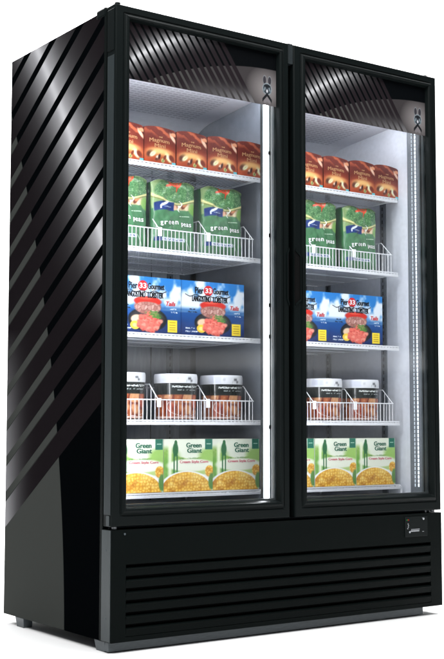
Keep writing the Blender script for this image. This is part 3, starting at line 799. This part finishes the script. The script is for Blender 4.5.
put(r, [.148, .3345, .5315, .7890, .9560, 1.1560][:3] + [.9560, 1.1560],
    ['green bag of frozen peas, %s of three behind the left door' % ordn[i] if i < 2 else 'green bag of frozen peas, rightmost of three behind the left door' for i in range(3)] +
    ['green bag of frozen peas behind the right door, nearer the centre post', 'green bag of frozen peas behind the right door, nearer the bright side wall'],
    'green bags of frozen peas', .190, 1.2415, 3.0)

# blue seafood boxes
r = empty('seafood_box', (0, 0, 0), '', 'frozen food box')
bw2, bh2 = .2555, .181
panel_box(art_lob, bw2, bh2, .13, M['card'], 190, 134, side=(40, 96, 160)).build('box_body', M['card'], r, fixn=False)
fx = lambda u: (u - .5) * bw2; fz = lambda v: v * bh2; sf = lambda X, Z: -.0006
t = MB()
add_text(t, 'Pier', fx(.215), fx(.345), fz(.77), fz(.895), sf, .02)
add_text(t, 'Gourmet', fx(.50), fx(.745), fz(.78), fz(.895), sf, .02)
add_text(t, 'LANGOSTINO', fx(.17), fx(.46), fz(.625), fz(.735), sf, .03, fat=.0008)
add_text(t, 'LOBSTER', fx(.50), fx(.73), fz(.625), fz(.735), sf, .03, fat=.0008)
t.build('lettering', M['black_ink'], r, fixn=False)
t = MB(); add_text(t, '33', fx(.375), fx(.475), fz(.79), fz(.885), sf, .04); t.build('lettering', M['white_ink'], r, fixn=False)
t = MB(); add_text(t, 'Tails', fx(.775), fx(.915), fz(.505), fz(.585), sf, .01, .3); t.build('lettering', M['red_ink'], r, fixn=False)
put(r, [.2225, .4805, .8590, 1.1145],
    ['blue seafood box, left one on the middle shelf behind the left door', 'blue seafood box, right one on the middle shelf behind the left door',
     'blue seafood box behind the right door, partly hidden by the centre post', 'blue seafood box behind the right door, in full view'],
    'blue seafood boxes', .165, .9665)

# tubs with white lids
r = empty('food_tub', (0, 0, 0), '', 'tub')
def lathe_art(art, rings, nu, nv, mat, name, parent, capt=True):
    """rings: function v -> (radius, z)"""
    mb = MB(); us = np.linspace(0, 1, nu, endpoint=False); vs = np.linspace(0, 1, nv); U, V = np.meshgrid(us, vs)
    img = toLin(np.clip(art(U, V), 0, 1)); cols = []
    for j in range(nv):
        rr, zz = rings(vs[j])
        for i in range(nu):
            a = 2 * math.pi * us[i] + math.pi / 2       # u=.5 faces -y
            # rounded-square plan
            ca, sa = math.cos(a), math.sin(a); k = (abs(ca) ** 2.2 + abs(sa) ** 2.2) ** (-1 / 2.2)
            mb.v.append((rr * k * ca, rr * k * sa, zz)); cols.append((*img[j, i], 1))
    for j in range(nv - 1):
        for i in range(nu):
            i2 = (i + 1) % nu; mb.f.append((j * nu + i, j * nu + i2, (j + 1) * nu + i2, (j + 1) * nu + i))
    if capt:
        mb.f.append(tuple(reversed(range(nu)))); mb.f.append(tuple((nv - 1) * nu + i for i in range(nu)))
    mb.c = cols
    return mb.build(name, mat, parent, smooth=False, fixn=False)
lathe_art(art_tub, lambda v: (.0640 + .005 * v, .003 + .118 * v), 260, 64, M['tubart'], 'tub_body', r)
lathe_art(art_lid, lambda v: ((.0700, .0706, .0706, .0702, .0685)[min(4, int(v * 4.001))], .1195 + .0305 * v), 260, 5, M['lid'], 'lid', r)
put(r, [.1760, .3770, .5640, 1.0130, 1.1900],
    ['white-lidded clear tub of meat, %s of three behind the left door' % s_ for s_ in ('leftmost', 'middle one', 'rightmost')] +
    ['white-lidded clear tub of meat behind the right door, nearer the centre post', 'white-lidded clear tub of meat behind the right door, nearer the bright side wall'],
    'white-lidded tubs of meat', .2350, .6895)

# corn boxes
r = empty('vegetable_box', (0, 0, 0), '', 'frozen food box')
bw3, bh3 = .1915, .169
panel_box(art_corn, bw3, bh3, .12, M['card'], 150, 132, side=(190, 196, 180)).build('box_body', M['card'], r, fixn=False)
fx = lambda u: (u - .5) * bw3; fz = lambda v: v * bh3
t = MB()
add_text(t, 'Green', fx(.45), fx(.76), fz(.835), fz(.930), sf, .045)
add_text(t, 'Giant', fx(.47), fx(.77), fz(.735), fz(.825), sf, .045)
t.build('lettering', M['green_ink'], r, fixn=False)
t = MB(); add_text(t, 'Cream Style Corn', fx(.32), fx(.90), fz(.525), fz(.590), sf, .01, fat=.0002); t.build('lettering', M['pink_ink'], r, fixn=False)
put(r, [.1910, .3845, .5780, .8195, 1.0130, 1.2050],
    ['yellow and white corn box, leftmost of three behind the left door', 'yellow and white corn box, middle of three behind the left door', 'yellow and white corn box, rightmost of three behind the left door',
     'yellow and white corn box behind the right door, mostly hidden by the centre post', 'yellow and white corn box, middle of three behind the right door', 'yellow and white corn box, rightmost of three behind the right door'],
    'yellow and white corn boxes', .165, .4575)

# ------------------------------------------------------------------ camera
yaw, pit_, roll = math.radians(35.48679), math.radians(4.62742), math.radians(.06579)
f_ = Vector((math.sin(yaw) * math.cos(pit_), math.cos(yaw) * math.cos(pit_), math.sin(pit_)))
r0 = Vector((math.cos(yaw), -math.sin(yaw), 0)); u0 = r0.cross(f_)
r_ = r0 * math.cos(roll) + u0 * math.sin(roll); u_ = -r0 * math.sin(roll) + u0 * math.cos(roll)
cd = bpy.data.cameras.new('camera'); cam = bpy.data.objects.new('camera', cd); C.objects.link(cam)
cam.matrix_world = Matrix(((r_.x, u_.x, -f_.x, -1.84548), (r_.y, u_.y, -f_.y, -3.14839), (r_.z, u_.z, -f_.z, .66218), (0, 0, 0, 1)))
cd.sensor_fit = 'HORIZONTAL'; cd.sensor_width = 36; cd.lens = 1218.82 / 444 * 36; cd.clip_end = 100; cd.clip_start = .05
S.camera = cam

# ------------------------------------------------------------------ studio: white sweep, lamps
dirv = Vector((math.sin(yaw), math.cos(yaw), 0)); lat = Vector((math.cos(yaw), -math.sin(yaw), 0)); org = Vector((.5, .2, 0))
def sw(a, b, z): p = org + dirv * a + lat * b; return (p.x, p.y, z)
mb = MB(); mb.quad(sw(-6, -4, 0), sw(-6, 4, 0), sw(2.2, 4, 0), sw(2.2, -4, 0)); fl = mb.build('floor', M['white'], None, fixn=False); fl['kind'] = 'structure'
mb = MB(); prev = None; ptsw = []
for i in range(17):
    t = math.pi / 2 * i / 16; ptsw.append((2.2 + 1.2 * math.sin(t), 1.2 - 1.2 * math.cos(t)))
ptsw.append((3.4, 4.2))
for (a, za), (b, zb) in zip(ptsw, ptsw[1:]): mb.quad(sw(a, -4, za), sw(a, 4, za), sw(b, 4, zb), sw(b, -4, zb))
bd = mb.build('backdrop', M['white'], None, smooth=True, fixn=False); bd['kind'] = 'structure'

def area(name, loc, target, size, sy, power, colr=(1, 1, 1)):
    ld = bpy.data.lights.new(name, 'AREA'); ld.shape = 'RECTANGLE'; ld.size = size; ld.size_y = sy; ld.energy = power; ld.color = colr
    o = bpy.data.objects.new(name, ld); C.objects.link(o); o.location = loc
    o.rotation_euler = (Vector(target) - Vector(loc)).to_track_quat('-Z', 'Y').to_euler(); return o
area('key_softbox', (-2.1, -1.4, 4.2), (-.4, -.7, 0), 2.6, 1.8, 230)
area('front_softbox', (.9, -1.9, 4.4), (.6, -.9, 0), 2.6, 1.8, 130)
p = org + dirv * 1.6; area('backdrop_softbox', (p.x, p.y, 4.0), tuple(org + dirv * 2.9 + Vector((0, 0, .6))), 5.0, 1.2, 300)
p = org + dirv * 2.0 ; area('low_backdrop_softbox', (p.x - .3, p.y + .2, 3.2), tuple(org + dirv * 2.2), 4.0, 1.2, 170)

area('glass_streak_softbox', (3.1, -3.0, 1.10), (1.2, 0, 1.0), 2.8, .12, 2.6)  # added so that a soft horizontal streak reflects in the door glass
w = bpy.data.worlds.new('World'); S.world = w; w.use_nodes = True
w.node_tree.nodes['Background'].inputs[0].default_value = (.9, .95, 1, 1); w.node_tree.nodes['Background'].inputs[1].default_value = .16
S.view_settings.view_transform = 'Standard'; S.view_settings.look = 'None'; S.view_settings.exposure = 0; S.view_settings.gamma = 1
S.render.engine = 'CYCLES'
S.cycles.max_bounces = 10; S.cycles.transparent_max_bounces = 16; S.cycles.sample_clamp_indirect = 6
